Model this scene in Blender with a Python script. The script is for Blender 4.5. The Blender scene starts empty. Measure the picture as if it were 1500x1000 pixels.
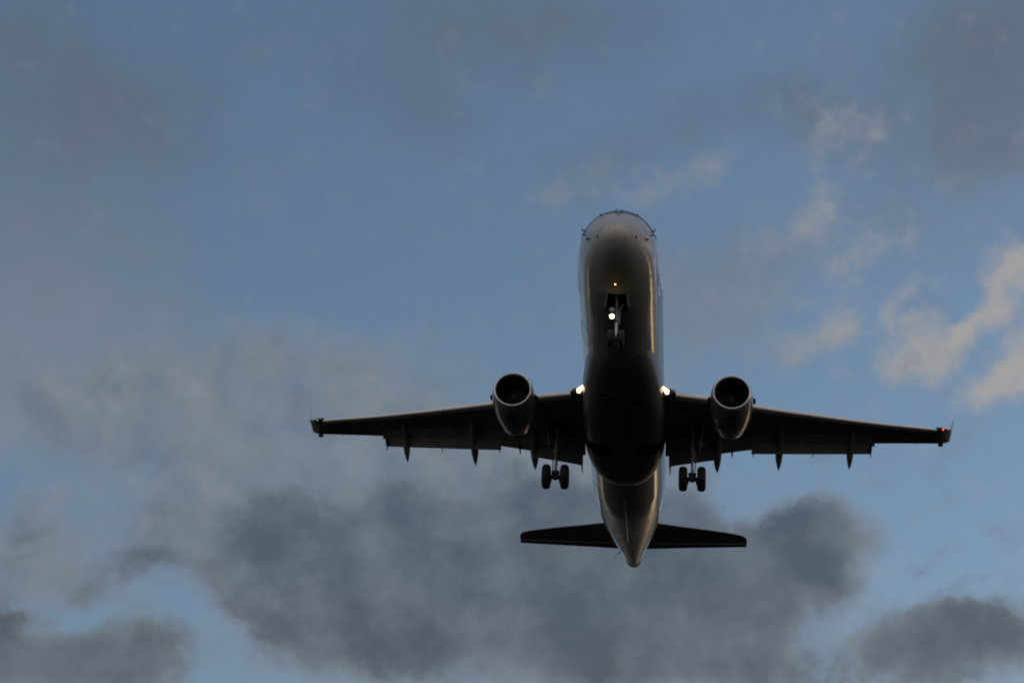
import bpy, bmesh, math, random
import numpy as np
from mathutils import Vector, Matrix

SC = bpy.context.scene
COL = SC.collection
R = math.radians

# ------------------------------------------------------------------ camera
cam_data = bpy.data.cameras.new('camera')
cam = bpy.data.objects.new('camera', cam_data)
COL.objects.link(cam)
cam.location = (0, 0, 1.7)
cam.rotation_euler = (R(90 + 26.2), 0, 0)
cam_data.sensor_width = 36
cam_data.lens = 82.49
cam_data.clip_start = 0.1
cam_data.clip_end = 100000
SC.camera = cam

SC.view_settings.view_transform = 'Standard'
SC.view_settings.look = 'None'
SC.view_settings.gamma = 1
SC.view_settings.use_curve_mapping = False
SC.view_settings.exposure = 1.0
SC.render.engine = 'CYCLES'
SC.cycles.filter_width = 2.0
EXPO = 2.0
SKY_K = 0.15

# ------------------------------------------------------------------ sun
SUN_EL, SUN_AZ = 3.5, 68.0          # low evening sun, behind cloud to the right
sun_data = bpy.data.lights.new('sun', 'SUN')
sun_data.energy = 0.008
sun_data.angle = R(6)
sun_data.color = (1.0, 0.62, 0.30)
sun = bpy.data.objects.new('sun', sun_data)
COL.objects.link(sun)
sd = Vector((math.sin(R(SUN_AZ)) * math.cos(R(SUN_EL)), math.cos(R(SUN_AZ)) * math.cos(R(SUN_EL)), math.sin(R(SUN_EL))))
sun.rotation_euler = sd.to_track_quat('Z', 'Y').to_euler()

# ------------------------------------------------------------------ sky
world = bpy.data.worlds.new('World')
SC.world = world
world.use_nodes = True
NT = world.node_tree
NT.nodes.clear()

def lin(rgb):
    """sRGB 0-255 as seen in the evening sky -> radiance fed to the background at strength SKY_K"""
    o = []
    for v in rgb:
        v /= 255.0
        v = v / 12.92 if v <= 0.04045 else ((v + 0.055) / 1.055) ** 2.4
        o.append(v / (EXPO * SKY_K))
    return (o[0], o[1], o[2], 1)

def nd(t, **kw):
    n = NT.nodes.new(t)
    for k, v in kw.items():
        setattr(n, k, v)
    return n

def put(sock, v):
    if isinstance(v, bpy.types.NodeSocket):
        NT.links.new(v, sock)
    else:
        sock.default_value = v

def math_(op, a, b=0.0, c=None):
    n = nd('ShaderNodeMath', operation=op)
    put(n.inputs[0], a); put(n.inputs[1], b)
    if c is not None:
        put(n.inputs[2], c)
    return n.outputs[0]

def vmath(op, a, b=None, s=None):
    n = nd('ShaderNodeVectorMath', operation=op)
    put(n.inputs[0], a)
    if b is not None:
        put(n.inputs[1], b)
    if s is not None:
        put(n.inputs['Scale'], s)
    return n.outputs[0]

def ramp(v, lo, hi, a=0.0, b=1.0, smooth=True):
    n = nd('ShaderNodeMapRange', interpolation_type='SMOOTHSTEP' if smooth else 'LINEAR')
    put(n.inputs['Value'], v)
    n.inputs['From Min'].default_value = lo; n.inputs['From Max'].default_value = hi
    n.inputs['To Min'].default_value = a; n.inputs['To Max'].default_value = b
    return n.outputs['Result']

def mixc(f, a, b):
    n = nd('ShaderNodeMix', data_type='RGBA')
    put(n.inputs['Factor'], f); put(n.inputs['A'], a) if False else None
    put(n.inputs[6], a); put(n.inputs[7], b)
    return n.outputs[2]

def noise(vec, scale, detail=5.0, rough=0.55, color=False, dist=0.0):
    n = nd('ShaderNodeTexNoise', noise_dimensions='3D')
    put(n.inputs['Vector'], vec)
    n.inputs['Scale'].default_value = scale
    n.inputs['Detail'].default_value = detail
    n.inputs['Roughness'].default_value = rough
    n.inputs['Distortion'].default_value = dist
    return n.outputs['Color'] if color else n.outputs['Fac']

geo = nd('ShaderNodeTexCoord').outputs['Generated']          # the direction looked in
DIR = vmath('NORMALIZE', geo)
sep = nd('ShaderNodeSeparateXYZ'); NT.links.new(DIR, sep.inputs[0])
dx, dy, dz = sep.outputs
AZ = math_('MULTIPLY', math_('ARCTAN2', dx, dy), 180 / math.pi)       # degrees, 0 = north
EL = math_('MULTIPLY', math_('ARCSINE', dz), 180 / math.pi)
comb = nd('ShaderNodeCombineXYZ')
put(comb.inputs[0], math_('MULTIPLY', AZ, 0.9)); put(comb.inputs[1], EL)
SKY = comb.outputs[0]                                                # sky chart: (azimuth*0.9, elevation)

def warp(vec, scale, amp, detail=3.0, off=0.0):
    n = noise(vmath('ADD', vec, (off, off * 1.7, off * 0.3)), scale, detail, 0.55, color=True)
    d = vmath('SUBTRACT', n, (0.5, 0.5, 0.5))
    return vmath('ADD', vec, vmath('SCALE', d, s=amp))

def field(vec, blobs):
    """sum of soft elliptical cloud cells given as (azimuth*0.9, elevation, half width, half height, tilt, weight)"""
    tot = None
    for x, y, rx, ry, rot, w in blobs:
        m = nd('ShaderNodeMapping', vector_type='TEXTURE')
        put(m.inputs['Vector'], vec)
        m.inputs['Location'].default_value = (x, y, 0)
        m.inputs['Rotation'].default_value = (0, 0, R(rot))
        m.inputs['Scale'].default_value = (rx, ry, 1)
        g = nd('ShaderNodeTexGradient', gradient_type='SPHERICAL')
        put(g.inputs[0], m.outputs[0])
        tot = math_('MULTIPLY', g.outputs['Fac'], w) if tot is None else math_('MULTIPLY_ADD', g.outputs['Fac'], w, tot)
    return tot

SKY_GAIN = (1.22, 1.0, 0.93, 1)
GLOW = (5.2, 3.5, 1.6)
LAMP_S, ROOT_S = 12.0, 2.2
VEIL = [(13.26, 32.62, 3.47, 3.25, 0, 0.35), (-12.42, 32.73, 2.82, 1.95, 0, 0.3), (-8.55, 31.66, 3.25, 1.95, 20, 0.25), (-11.95, 31.48, 4.98, 2.82, 0, 0.75),
    (-10.36, 30.84, 3.68, 2.38, 10, 0.3), (-11.95, 28.38, 3.68, 2.38, 0, 0.75), (-11.92, 24.94, 4.98, 2.82, 0, 0.95), (-8.35, 26.73, 1.95, 1.08, 0, 0.3),
    (-9.46, 30.27, 3.47, 1.73, -10, 0.3), (-1.07, 33.65, 4.12, 2.6, 0, 0.68), (-2.63, 31.65, 3.25, 1.73, -20, 0.5), (0.89, 33.82, 4.33, 1.73, 0, 0.5),
    (-4.98, 33.37, 4.33, 1.52, 0, 0.15), (12.83, 31.86, 6.07, 4.77, 10, 0.85), (10.31, 32.15, 2.38, 1.95, 20, 0.2), (11.15, 30.27, 2.6, 1.3, 0, 0.4),
    (6.84, 31.95, 1.73, 0.98, -15, 0.3), (8.16, 31.04, 2.38, 1.73, -20, 0.35), (5.63, 32.19, 2.6, 1.08, 0, 0.12), (2.6, 30.49, 4.77, 1.52, 15, 0.45),
    (4.38, 31.59, 3.47, 1.52, 0, 0.3), (5.92, 27.79, 4.33, 1.73, 12, 0.38), (4.35, 26.45, 3.03, 1.95, 0, 0.4), (7.32, 28.79, 3.25, 2.38, 30, 0.18),
    (3.02, 26.66, 3.47, 1.95, 0, 0.4), (9.03, 29.15, 2.6, 1.3, 0, 0.15), (-10.01, 26.93, 4.33, 2.6, 0, 0.45), (-8.49, 28.7, 2.6, 1.73, 0, 0.25),
    (-10.98, 26.84, 1.95, 1.3, 0, 0.3)]
MID = [(-6.92, 25.0, 3.68, 2.38, 10, 1.0), (-4.12, 24.63, 4.12, 2.38, 0, 1.0), (-9.61, 24.16, 4.33, 2.38, 0, 0.8), (-11.2, 24.02, 3.9, 2.38, 0, 0.6),
    (-5.37, 23.26, 4.33, 1.95, 0, 0.9), (-1.79, 23.19, 4.98, 1.73, 0, 0.9), (-2.31, 24.51, 3.68, 1.73, 0, 0.45), (-0.49, 22.87, 3.47, 1.3, 0, 0.8),
    (1.8, 23.52, 3.47, 1.52, 0, 0.5), (4.22, 22.97, 2.38, 1.3, 0, 0.55), (-10.91, 20.94, 2.17, 1.52, 20, 0.85), (-11.77, 20.22, 2.6, 1.73, 0, 0.8),
    (-10.35, 19.85, 2.38, 1.3, 0, 0.6), (-7.67, 21.49, 3.03, 1.73, 0, 0.9), (-6.27, 21.89, 3.25, 1.52, 0, 0.9), (-3.63, 19.52, 5.63, 2.82, 0, 1.0),
    (0.16, 22.21, 5.63, 2.17, 0, 1.0), (-4.85, 22.45, 3.47, 1.52, 0, 0.9), (7.01, 21.03, 2.17, 1.73, 0, 0.7), (6.82, 20.39, 1.95, 1.3, 0, 0.5),
    (5.53, 19.79, 3.25, 2.6, 0, 0.9), (8.11, 20.97, 1.08, 1.08, 0, 0.5), (10.82, 18.2, 2.82, 1.95, 0, 0.8), (9.04, 18.8, 2.17, 1.3, 0, 0.6),
    (-1.84, 26.19, 3.47, 1.3, 0, 0.3), (-10.7, 22.1, 1.3, 0.65, 20, 0.4)]
LIT = [(7.62, 28.27, 2.98, 1.93, 20, 0.28), (5.56, 27.4, 2.8, 1.58, 10, 0.42), (8.33, 31.02, 2.27, 1.58, -20, 0.3), (6.63, 25.68, 2.8, 1.05, 10, 0.45),
    (8.55, 27.21, 1.75, 1.4, 30, 0.3), (1.9, 29.93, 2.27, 0.88, 15, 0.4), (3.81, 25.14, 1.75, 1.05, 0, 0.35), (5.08, 24.1, 2.1, 0.88, 0, 0.3),
    (10.65, 25.06, 2.1, 1.05, 10, 0.35), (4.49, 30.17, 1.66, 0.73, 25, 1.0), (5.19, 30.32, 0.7, 0.46, 10, 0.5), (3.45, 29.72, 1.05, 0.39, 25, 0.6),
    (1.38, 30.15, 1.75, 0.46, 20, 0.4), (7.51, 29.1, 1.93, 1.05, 20, 0.5), (7.78, 29.33, 1.05, 0.67, 30, 0.45), (6.8, 28.49, 1.4, 0.7, 20, 0.3),
    (7.98, 31.05, 1.93, 1.23, -20, 0.15), (9.25, 30.78, 0.67, 0.46, 30, 0.4), (8.04, 31.86, 0.7, 0.7, 0, 0.3), (8.31, 30.86, 1.05, 0.88, 0, 0.3),
    (9.76, 25.55, 1.51, 1.09, 0, 1.2), (9.06, 25.27, 1.05, 0.61, 0, 0.5), (9.63, 26.3, 0.88, 0.42, 10, 0.5), (8.11, 26.12, 0.73, 0.49, 20, 0.9),
    (7.23, 26.01, 0.96, 0.59, 15, 0.65), (6.63, 25.68, 1.05, 0.53, 0, 0.3), (11.67, 26.44, 1.49, 0.59, 42, 1.25), (12.31, 27.19, 1.05, 1.23, 30, 1.3),
    (10.99, 26.05, 0.7, 0.28, 35, 0.6), (12.22, 25.56, 0.7, 1.05, 0, 0.8), (11.56, 24.51, 1.58, 0.67, 15, 1.3), (12.38, 24.81, 0.88, 0.7, 0, 0.8),
    (9.37, 26.81, 1.05, 0.35, 40, 0.55), (9.63, 28.36, 1.05, 0.39, 10, 0.5), (8.98, 26.35, 0.7, 0.26, 30, 0.3), (7.99, 25.1, 0.53, 0.26, 0, 0.4),
    (8.81, 24.14, 0.88, 0.32, 0, 0.35), (9.68, 23.95, 0.7, 0.25, 0, 0.35), (4.67, 26.11, 1.23, 0.53, 0, 0.35), (-3.16, 25.82, 2.1, 0.7, 0, 0.3)]
DARK = [(-1.77, 21.7, 2.5, 1.46, 0, 0.9), (-2.83, 22.42, 1.25, 0.94, 30, 0.8), (-4.98, 21.62, 1.67, 1.25, 10, 0.9), (-5.64, 22.09, 1.25, 0.83, 0, 0.6),
    (-4.0, 21.15, 3.12, 1.67, 0, 0.9), (-0.16, 21.87, 2.71, 1.67, 0, 0.9), (1.76, 20.7, 5.0, 2.71, 0, 1.1), (3.33, 19.85, 4.58, 2.5, 0, 1.1),
    (4.62, 20.64, 2.92, 2.08, 0, 0.9), (-2.38, 20.04, 4.17, 1.88, 0, 0.8), (0.16, 19.23, 5.83, 2.08, 0, 1.0), (-5.08, 20.29, 2.5, 1.67, 0, 0.7),
    (-2.98, 18.71, 2.92, 1.46, 0, 0.45), (2.34, 18.15, 6.25, 1.46, 0, 0.8), (5.48, 18.64, 2.5, 1.46, 0, 0.7), (-5.82, 19.2, 1.67, 1.46, 0, 0.4),
    (-4.38, 18.51, 2.29, 1.25, 0, 0.5), (-7.94, 20.79, 2.71, 0.71, 8, 0.8), (-9.37, 20.11, 1.56, 0.58, 32, 0.75), (-8.23, 21.54, 1.67, 0.94, 15, 0.45),
    (-7.22, 21.93, 1.67, 0.94, 15, 0.4), (-6.47, 21.22, 1.25, 0.83, 0, 0.45), (-10.1, 19.51, 0.94, 0.46, 40, 0.5), (-6.66, 20.43, 2.29, 0.54, -10, 0.55),
    (-8.57, 22.01, 1.25, 0.54, 0, 0.4), (-6.31, 19.75, 1.88, 0.54, -38, 0.6), (7.12, 21.52, 1.46, 1.04, 0, 0.95), (6.54, 21.06, 1.88, 1.25, 25, 0.9),
    (7.37, 20.44, 1.35, 1.04, 0, 0.85), (8.04, 21.14, 0.94, 0.79, 0, 0.6), (5.71, 20.27, 2.5, 1.67, 0, 0.8), (7.46, 21.91, 0.94, 0.75, 0, 0.6),
    (7.65, 19.85, 0.83, 0.83, 0, 0.4), (-8.55, 18.34, 2.19, 1.25, 10, 1.3), (-9.75, 18.03, 2.5, 1.15, 0, 1.0), (-11.27, 18.16, 1.77, 1.46, 0, 1.2),
    (-11.79, 18.85, 0.94, 0.83, 0, 0.7), (-8.05, 18.93, 0.94, 0.62, 0, 0.5), (9.35, 18.78, 2.19, 1.04, 10, 1.0), (10.07, 18.25, 2.92, 1.35, 0, 0.9),
    (11.33, 18.8, 1.56, 0.94, 0, 0.8), (8.49, 18.59, 0.94, 0.58, 0, 0.4), (8.81, 17.68, 2.5, 0.83, 0, 0.6), (6.21, 17.8, 2.08, 0.75, 0, 0.4),
    (10.01, 19.38, 0.94, 0.58, 0, 0.6), (-11.36, 20.82, 0.94, 0.25, 25, 0.55), (-10.68, 21.86, 0.94, 0.23, 5, 0.5), (-11.05, 19.07, 1.04, 0.27, 0, 0.45),
    (-11.33, 20.42, 0.83, 0.19, 20, 0.45), (10.04, 20.76, 0.67, 0.27, 20, 0.4), (9.47, 20.4, 0.62, 0.23, 20, 0.4), (10.52, 20.0, 0.83, 0.25, 15, 0.3),
    (-9.49, 24.66, 0.79, 0.54, -40, 0.5), (1.46, 22.53, 2.29, 0.94, 0, 0.5), (2.91, 22.17, 2.29, 0.94, 0, 0.55), (4.03, 22.06, 1.25, 0.83, 0, 0.55)]

wv = warp(SKY, 0.35, 1.6, 4.0, 3.1)
wm = warp(warp(SKY, 0.55, 0.8, 3.0, 11.0), 2.2, 0.40, 5.0, 5.0)
wc = warp(warp(SKY, 0.7, 0.35, 3.0, 21.0), 2.6, 0.40, 6.0, 7.0)
wd = warp(warp(warp(SKY, 0.5, 0.5, 3.0, 31.0), 1.5, 0.50, 4.0, 9.0), 4.0, 0.22, 4.0, 15.0)
det_v = math_('SUBTRACT', noise(vmath('ADD', SKY, (0, 0, 4)), 0.45, 5, 0.5), 0.5)
det_m = math_('SUBTRACT', noise(vmath('ADD', SKY, (0, 0, 8)), 0.8, 7, 0.58), 0.5)
det_c = math_('SUBTRACT', noise(vmath('ADD', SKY, (0, 0, 12)), 1.1, 8, 0.6), 0.5)
det_d = math_('SUBTRACT', noise(vmath('ADD', SKY, (0, 0, 16)), 0.72, 10, 0.60), 0.5)

# clear evening air
ntsky = nd('ShaderNodeTexSky', sky_type='NISHITA', sun_disc=False)
ntsky.sun_elevation = R(SUN_EL); ntsky.sun_rotation = R(SUN_AZ)
ntsky.ozone_density = 2.4; ntsky.air_density = 1.0; ntsky.dust_density = 0.6; ntsky.altitude = 50
gain = nd('ShaderNodeMix', data_type='RGBA', blend_type='MULTIPLY')
gain.inputs['Factor'].default_value = 1.0
put(gain.inputs[6], ntsky.outputs[0]); gain.inputs[7].default_value = SKY_GAIN
air = gain.outputs[2]

# general cover of loose cloud in the rest of the sky (outside the view)
away = ramp(vmath('DISTANCE', SKY, (0.5, 26.0, 0)) if False else math_('ABSOLUTE', AZ), 14, 26)
above = ramp(EL, 36, 44)
below = ramp(EL, 17, 14)
outside = math_('MAXIMUM', away, math_('MAXIMUM', above, below))
back = ramp(dy, 0.2, -0.6)                                            # away from the sunset: paler, rosy
loose = ramp(math_('MULTIPLY_ADD', back, 0.16, noise(vmath('SCALE', DIR, s=4.0), 1.6, 6, 0.55)), 0.42, 0.60)
loosecol = mixc(back, lin((104, 114, 128)), lin((238, 224, 216)))
col = mixc(math_('MULTIPLY', math_('MULTIPLY', outside, loose), 0.85), air, loosecol)

# relief of the cloud masses: the side towards the low sun is paler
def relief(vec, z, scale, detail, step):
    a = noise(vmath('ADD', vec, (0, 0, z)), scale, detail, 0.52)
    b = noise(vmath('ADD', vec, (step, step * 0.75, z)), scale, detail, 0.52)
    return math_('SUBTRACT', a, b)

# thin grey veil
fv = math_('MULTIPLY_ADD', det_v, 1.0, math_('MINIMUM', field(wv, VEIL), 1.0))
av = math_('MULTIPLY', ramp(fv, -0.06, 1.10), 0.80)
veilcol = mixc(ramp(EL, 25.5, 32.0), lin((119, 128, 142)), lin((94, 105, 118)))
col = mixc(av, col, veilcol)
# mid-grey layer low down
fm = math_('MULTIPLY_ADD', det_m, 1.5, math_('MINIMUM', field(wm, MID), 1.0))
am = math_('MULTIPLY', ramp(fm, 0.08, 1.10), 0.90)
tone_m = math_('MULTIPLY_ADD', relief(wm, 40, 0.6, 8, 0.5), 1.8, math_('MULTIPLY_ADD', math_('SUBTRACT', 1.0, am), 0.35, 0.38))
midcol = mixc(ramp(tone_m, 0.0, 1.0, smooth=False), lin((104, 117, 131)), lin((134, 139, 147)))
col = mixc(am, col, midcol)
# small clouds still catching the low sun
fc = math_('MULTIPLY_ADD', det_c, 2.2, math_('MINIMUM', field(wc, LIT), 1.1))
ac = math_('MULTIPLY', ramp(fc, 0.06, 1.45), 0.90)
litcol = mixc(ramp(AZ, 5.5, 12.0), lin((129, 138, 150)), lin((167, 162, 158)))
col = mixc(ac, col, litcol)
# dark cumulus in front
fd = math_('MULTIPLY_ADD', det_d, 1.9, math_('MINIMUM', field(wd, DARK), 1.35))
ad = math_('MULTIPLY', ramp(fd, 0.02, 1.08), 0.96)
tone_d = math_('MULTIPLY_ADD', relief(wd, 60, 0.42, 9, 0.75), 1.5, math_('MULTIPLY_ADD', ramp(fd, 0.3, 1.5, smooth=False), -0.62, 0.72))
tone_d = math_('ADD', tone_d, ramp(EL, 20.0, 17.6, 0.0, 0.16))
lowgrey = ramp(EL, 22.5, 18.5)
darkcol = mixc(ramp(tone_d, 0.0, 1.0, smooth=False), mixc(lowgrey, lin((81, 93, 107)), lin((84, 92, 101))), mixc(lowgrey, lin((120, 130, 142)), lin((122, 129, 137))))
col = mixc(ad, col, darkcol)

# cloud bank and sunset glow low over the horizon
bank = ramp(EL, 15.0, 9.0)
col = mixc(math_('MULTIPLY', bank, 0.96), col, mixc(back, lin((74, 77, 81)), lin((170, 162, 160))))
gl_r = math_('EXPONENT', math_('MULTIPLY', math_('POWER', math_('DIVIDE', math_('SUBTRACT', AZ, 34.0), 20.0), 2.0), -1.0))
gl_l = math_('MULTIPLY', math_('EXPONENT', math_('MULTIPLY', math_('POWER', math_('DIVIDE', math_('ADD', AZ, 29.0), 13.0), 2.0), -1.0)), 0.33)
gl = math_('MULTIPLY', math_('ADD', gl_r, gl_l), math_('MULTIPLY', math_('MULTIPLY_ADD', ramp(EL, 5.2, 3.6), 0.86, ramp(EL, 12.0, 3.5, 0.0, 0.14)), ramp(EL, 0.9, 2.0)))
glow = vmath('SCALE', (GLOW[0], GLOW[1], GLOW[2]), s=gl)
addn = nd('ShaderNodeMix', data_type='RGBA', blend_type='ADD')
addn.inputs['Factor'].default_value = 1.0
put(addn.inputs[6], col); put(addn.inputs[7], glow)
bg = nd('ShaderNodeBackground')
put(bg.inputs[0], addn.outputs[2]); bg.inputs[1].default_value = SKY_K
out = nd('ShaderNodeOutputWorld')
NT.links.new(bg.outputs[0], out.inputs[0])
world.cycles.sampling_method = 'MANUAL'
world.cycles.sample_map_resolution = 1024

BASE = np.array([14.2, 0.0, -3.53])
# ------------------------------------------------------------------ materials
def material(name, color, rough=0.5, metal=0.0, coat=0.0, spec=0.5, emit=None, emit_s=0.0):
    m = bpy.data.materials.new(name); m.use_nodes = True
    b = m.node_tree.nodes['Principled BSDF']
    b.inputs['Base Color'].default_value = (*color, 1)
    b.inputs['Roughness'].default_value = rough
    b.inputs['Metallic'].default_value = metal
    b.inputs['Specular IOR Level'].default_value = spec
    b.inputs['Coat Weight'].default_value = coat
    b.inputs['Coat Roughness'].default_value = 0.05
    if emit:
        b.inputs['Emission Color'].default_value = (*emit, 1)
        b.inputs['Emission Strength'].default_value = emit_s
    return m

def painted(name, color, rough, coat, dirt=0.25, wav=0.012, panels=True, radome=False):
    """airliner paint: slightly dirty, skin panels a little wavy, seams between them"""
    m = material(name, color, rough, 0.0, coat, spec=0.12)
    t = m.node_tree; b = t.nodes['Principled BSDF']
    tc = t.nodes.new('ShaderNodeTexCoord')
    mp = t.nodes.new('ShaderNodeMapping'); mp.inputs['Scale'].default_value = (0.35, 1.6, 1.6)
    t.links.new(tc.outputs['Object'], mp.inputs[0])
    n1 = t.nodes.new('ShaderNodeTexNoise'); n1.inputs['Scale'].default_value = 1.3; n1.inputs['Detail'].default_value = 6
    t.links.new(mp.outputs[0], n1.inputs['Vector'])
    cr = t.nodes.new('ShaderNodeMapRange')
    cr.inputs['From Min'].default_value = 0.35; cr.inputs['From Max'].default_value = 0.75
    cr.inputs['To Min'].default_value = 0.0; cr.inputs['To Max'].default_value = dirt
    t.links.new(n1.outputs['Fac'], cr.inputs['Value'])
    mx = t.nodes.new('ShaderNodeMix'); mx.data_type = 'RGBA'
    mx.inputs[6].default_value = (*color, 1); mx.inputs[7].default_value = (color[0]*0.45, color[1]*0.43, color[2]*0.38, 1)
    t.links.new(cr.outputs[0], mx.inputs[0])
    last = mx.outputs[2]
    sx = t.nodes.new('ShaderNodeSeparateXYZ'); t.links.new(tc.outputs['Object'], sx.inputs[0])
    if panels:
        # frame seams every 0.95 m along the skin
        mod = t.nodes.new('ShaderNodeMath'); mod.operation = 'PINGPONG'; mod.inputs[1].default_value = 0.95
        t.links.new(sx.outputs[0], mod.inputs[0])
        lt = t.nodes.new('ShaderNodeMath'); lt.operation = 'LESS_THAN'; lt.inputs[1].default_value = 0.008
        t.links.new(mod.outputs[0], lt.inputs[0])
        ms = t.nodes.new('ShaderNodeMath'); ms.operation = 'MULTIPLY'; ms.inputs[1].default_value = 0.22
        t.links.new(lt.outputs[0], ms.inputs[0])
        m2 = t.nodes.new('ShaderNodeMix'); m2.data_type = 'RGBA'
        m2.inputs[7].default_value = (0.06, 0.06, 0.055, 1)
        t.links.new(ms.outputs[0], m2.inputs[0]); t.links.new(last, m2.inputs[6])
        last = m2.outputs[2]
    t.links.new(last, b.inputs['Base Color'])
    n2 = t.nodes.new('ShaderNodeTexNoise'); n2.inputs['Scale'].default_value = 2.2; n2.inputs['Detail'].default_value = 2
    t.links.new(tc.outputs['Object'], n2.inputs['Vector'])
    bp = t.nodes.new('ShaderNodeBump'); bp.inputs['Strength'].default_value = 1.0; bp.inputs['Distance'].default_value = wav
    t.links.new(n2.outputs['Fac'], bp.inputs['Height'])
    t.links.new(bp.outputs[0], b.inputs['Normal']); t.links.new(bp.outputs[0], b.inputs['Coat Normal'])
    rr = t.nodes.new('ShaderNodeMapRange'); rr.inputs['To Min'].default_value = rough * 0.8; rr.inputs['To Max'].default_value = rough * 1.4
    t.links.new(n1.outputs['Fac'], rr.inputs['Value']); t.links.new(rr.outputs[0], b.inputs['Roughness'])
    if radome:      # the nose cap has a duller finish than the polished skin behind it
        cx = t.nodes.new('ShaderNodeMapRange')
        cx.inputs['From Min'].default_value = 0.7 - BASE[0]; cx.inputs['From Max'].default_value = 2.0 - BASE[0]
        cx.inputs['To Min'].default_value = 0.40; cx.inputs['To Max'].default_value = 0.05
        t.links.new(sx.outputs[0], cx.inputs['Value'])
        # and the tail, its coat made rougher and weaker to mute reflections
        ct = t.nodes.new('ShaderNodeMapRange')
        ct.inputs['From Min'].default_value = 19.0 - BASE[0]; ct.inputs['From Max'].default_value = 26.0 - BASE[0]
        ct.inputs['To Min'].default_value = 0.0; ct.inputs['To Max'].default_value = 0.34
        t.links.new(sx.outputs[0], ct.inputs['Value'])
        ca = t.nodes.new('ShaderNodeMath'); ca.operation = 'ADD'
        t.links.new(cx.outputs[0], ca.inputs[0]); t.links.new(ct.outputs[0], ca.inputs[1])
        t.links.new(ca.outputs[0], b.inputs['Coat Roughness'])
        cw = t.nodes.new('ShaderNodeMapRange')
        cw.inputs['From Min'].default_value = 19.0 - BASE[0]; cw.inputs['From Max'].default_value = 26.0 - BASE[0]
        cw.inputs['To Min'].default_value = coat; cw.inputs['To Max'].default_value = 0.35
        t.links.new(sx.outputs[0], cw.inputs['Value']); t.links.new(cw.outputs[0], b.inputs['Coat Weight'])
    return m

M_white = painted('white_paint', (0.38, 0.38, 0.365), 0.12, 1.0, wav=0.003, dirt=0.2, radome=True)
M_belly = painted('shaded_belly_paint', (0.20, 0.20, 0.195), 0.30, 0.1, dirt=0.5)  # darker than the white skin: underside shade put into the colour
M_wing = painted('wing_grey_paint', (0.27, 0.275, 0.27), 0.42, 0.1, dirt=0.45, panels=False)
M_winglet = material('brightened_winglet_paint', (0.5, 0.49, 0.49), 0.3, 0.0, 0.3)  # paler than the skin white: light from the low sky put into the colour
M_cowl = painted('cowling_paint', (0.20, 0.20, 0.195), 0.20, 0.5, panels=False)
M_teal = painted('teal_livery_paint', (0.02, 0.15, 0.215), 0.25, 0.3, dirt=0.1, panels=False)
M_slat = material('bare_leading_edge_metal', (0.84, 0.82, 0.80), 0.32, 0.1)
M_lip = material('intake_lip_metal', (0.60, 0.59, 0.58), 0.38, 0.9)
M_steel = material('gear_steel', (0.17, 0.17, 0.165), 0.5, 0.5)
M_chrome = material('chrome', (0.28, 0.29, 0.31), 0.22, 1.0)
M_rubber = material('tyre_rubber', (0.012, 0.012, 0.013), 0.75)
M_dark = material('dark_cavity', (0.06, 0.06, 0.058), 0.85, spec=0.1)
M_black = material('black_fitting', (0.015, 0.016, 0.02), 0.5)
M_fan = material('fan_titanium', (0.12, 0.12, 0.125), 0.5, 0.7)
M_hot = material('hot_section_metal', (0.06, 0.055, 0.05), 0.7, 0.0, spec=0.05)
M_glass = material('window_glass', (0.012, 0.014, 0.018), 0.04)
M_mark = material('registration_paint', (0.010, 0.010, 0.012), 0.5)
M_seam = material('seam_sealant', (0.22, 0.22, 0.215), 0.5)
M_lamp = material('lit_landing_lamp', (0.8, 0.8, 0.8), 0.2, emit=(1.0, 0.70, 0.36), emit_s=LAMP_S)
M_root = material('lit_wing_root_lamp', (0.8, 0.8, 0.8), 0.2, emit=(1.0, 0.72, 0.40), emit_s=ROOT_S)
M_unlit = material('unlit_lamp_glass', (0.25, 0.25, 0.25), 0.1)
M_red = material('red_position_lamp', (0.5, 0.02, 0.01), 0.2, emit=(1.0, 0.10, 0.03), emit_s=1.6)
M_green = material('green_position_lamp', (0.02, 0.4, 0.1), 0.2, emit=(0.16, 1.0, 0.38), emit_s=0.6)

# ------------------------------------------------------------------ ground far below (keeps the underside dark)
gm = bpy.data.materials.new('evening_field'); gm.use_nodes = True
gt = gm.node_tree; gb = gt.nodes['Principled BSDF']; gb.inputs['Roughness'].default_value = 0.95
gb.inputs['Specular IOR Level'].default_value = 0.1
gtc = gt.nodes.new('ShaderNodeTexCoord'); gn = gt.nodes.new('ShaderNodeTexNoise')
gn.inputs['Scale'].default_value = 0.02; gn.inputs['Detail'].default_value = 8
gt.links.new(gtc.outputs['Object'], gn.inputs['Vector'])
gr = gt.nodes.new('ShaderNodeValToRGB')
gr.color_ramp.elements[0].position = 0.35; gr.color_ramp.elements[0].color = (0.004, 0.005, 0.0032, 1)
gr.color_ramp.elements[1].position = 0.70; gr.color_ramp.elements[1].color = (0.008, 0.009, 0.006, 1)
gt.links.new(gn.outputs['Fac'], gr.inputs[0]); gt.links.new(gr.outputs[0], gb.inputs['Base Color'])
bmg = bmesh.new()
bmesh.ops.create_circle(bmg, cap_ends=True, segments=96, radius=30000)
me = bpy.data.meshes.new('ground'); bmg.to_mesh(me); bmg.free(); me.materials.append(gm)
ground = bpy.data.objects.new('ground', me); COL.objects.link(ground); ground['kind'] = 'structure'

# ------------------------------------------------------------------ helpers
# BASE: model point (metres aft of nose, starboard, up) that the aircraft's Empty marks

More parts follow.
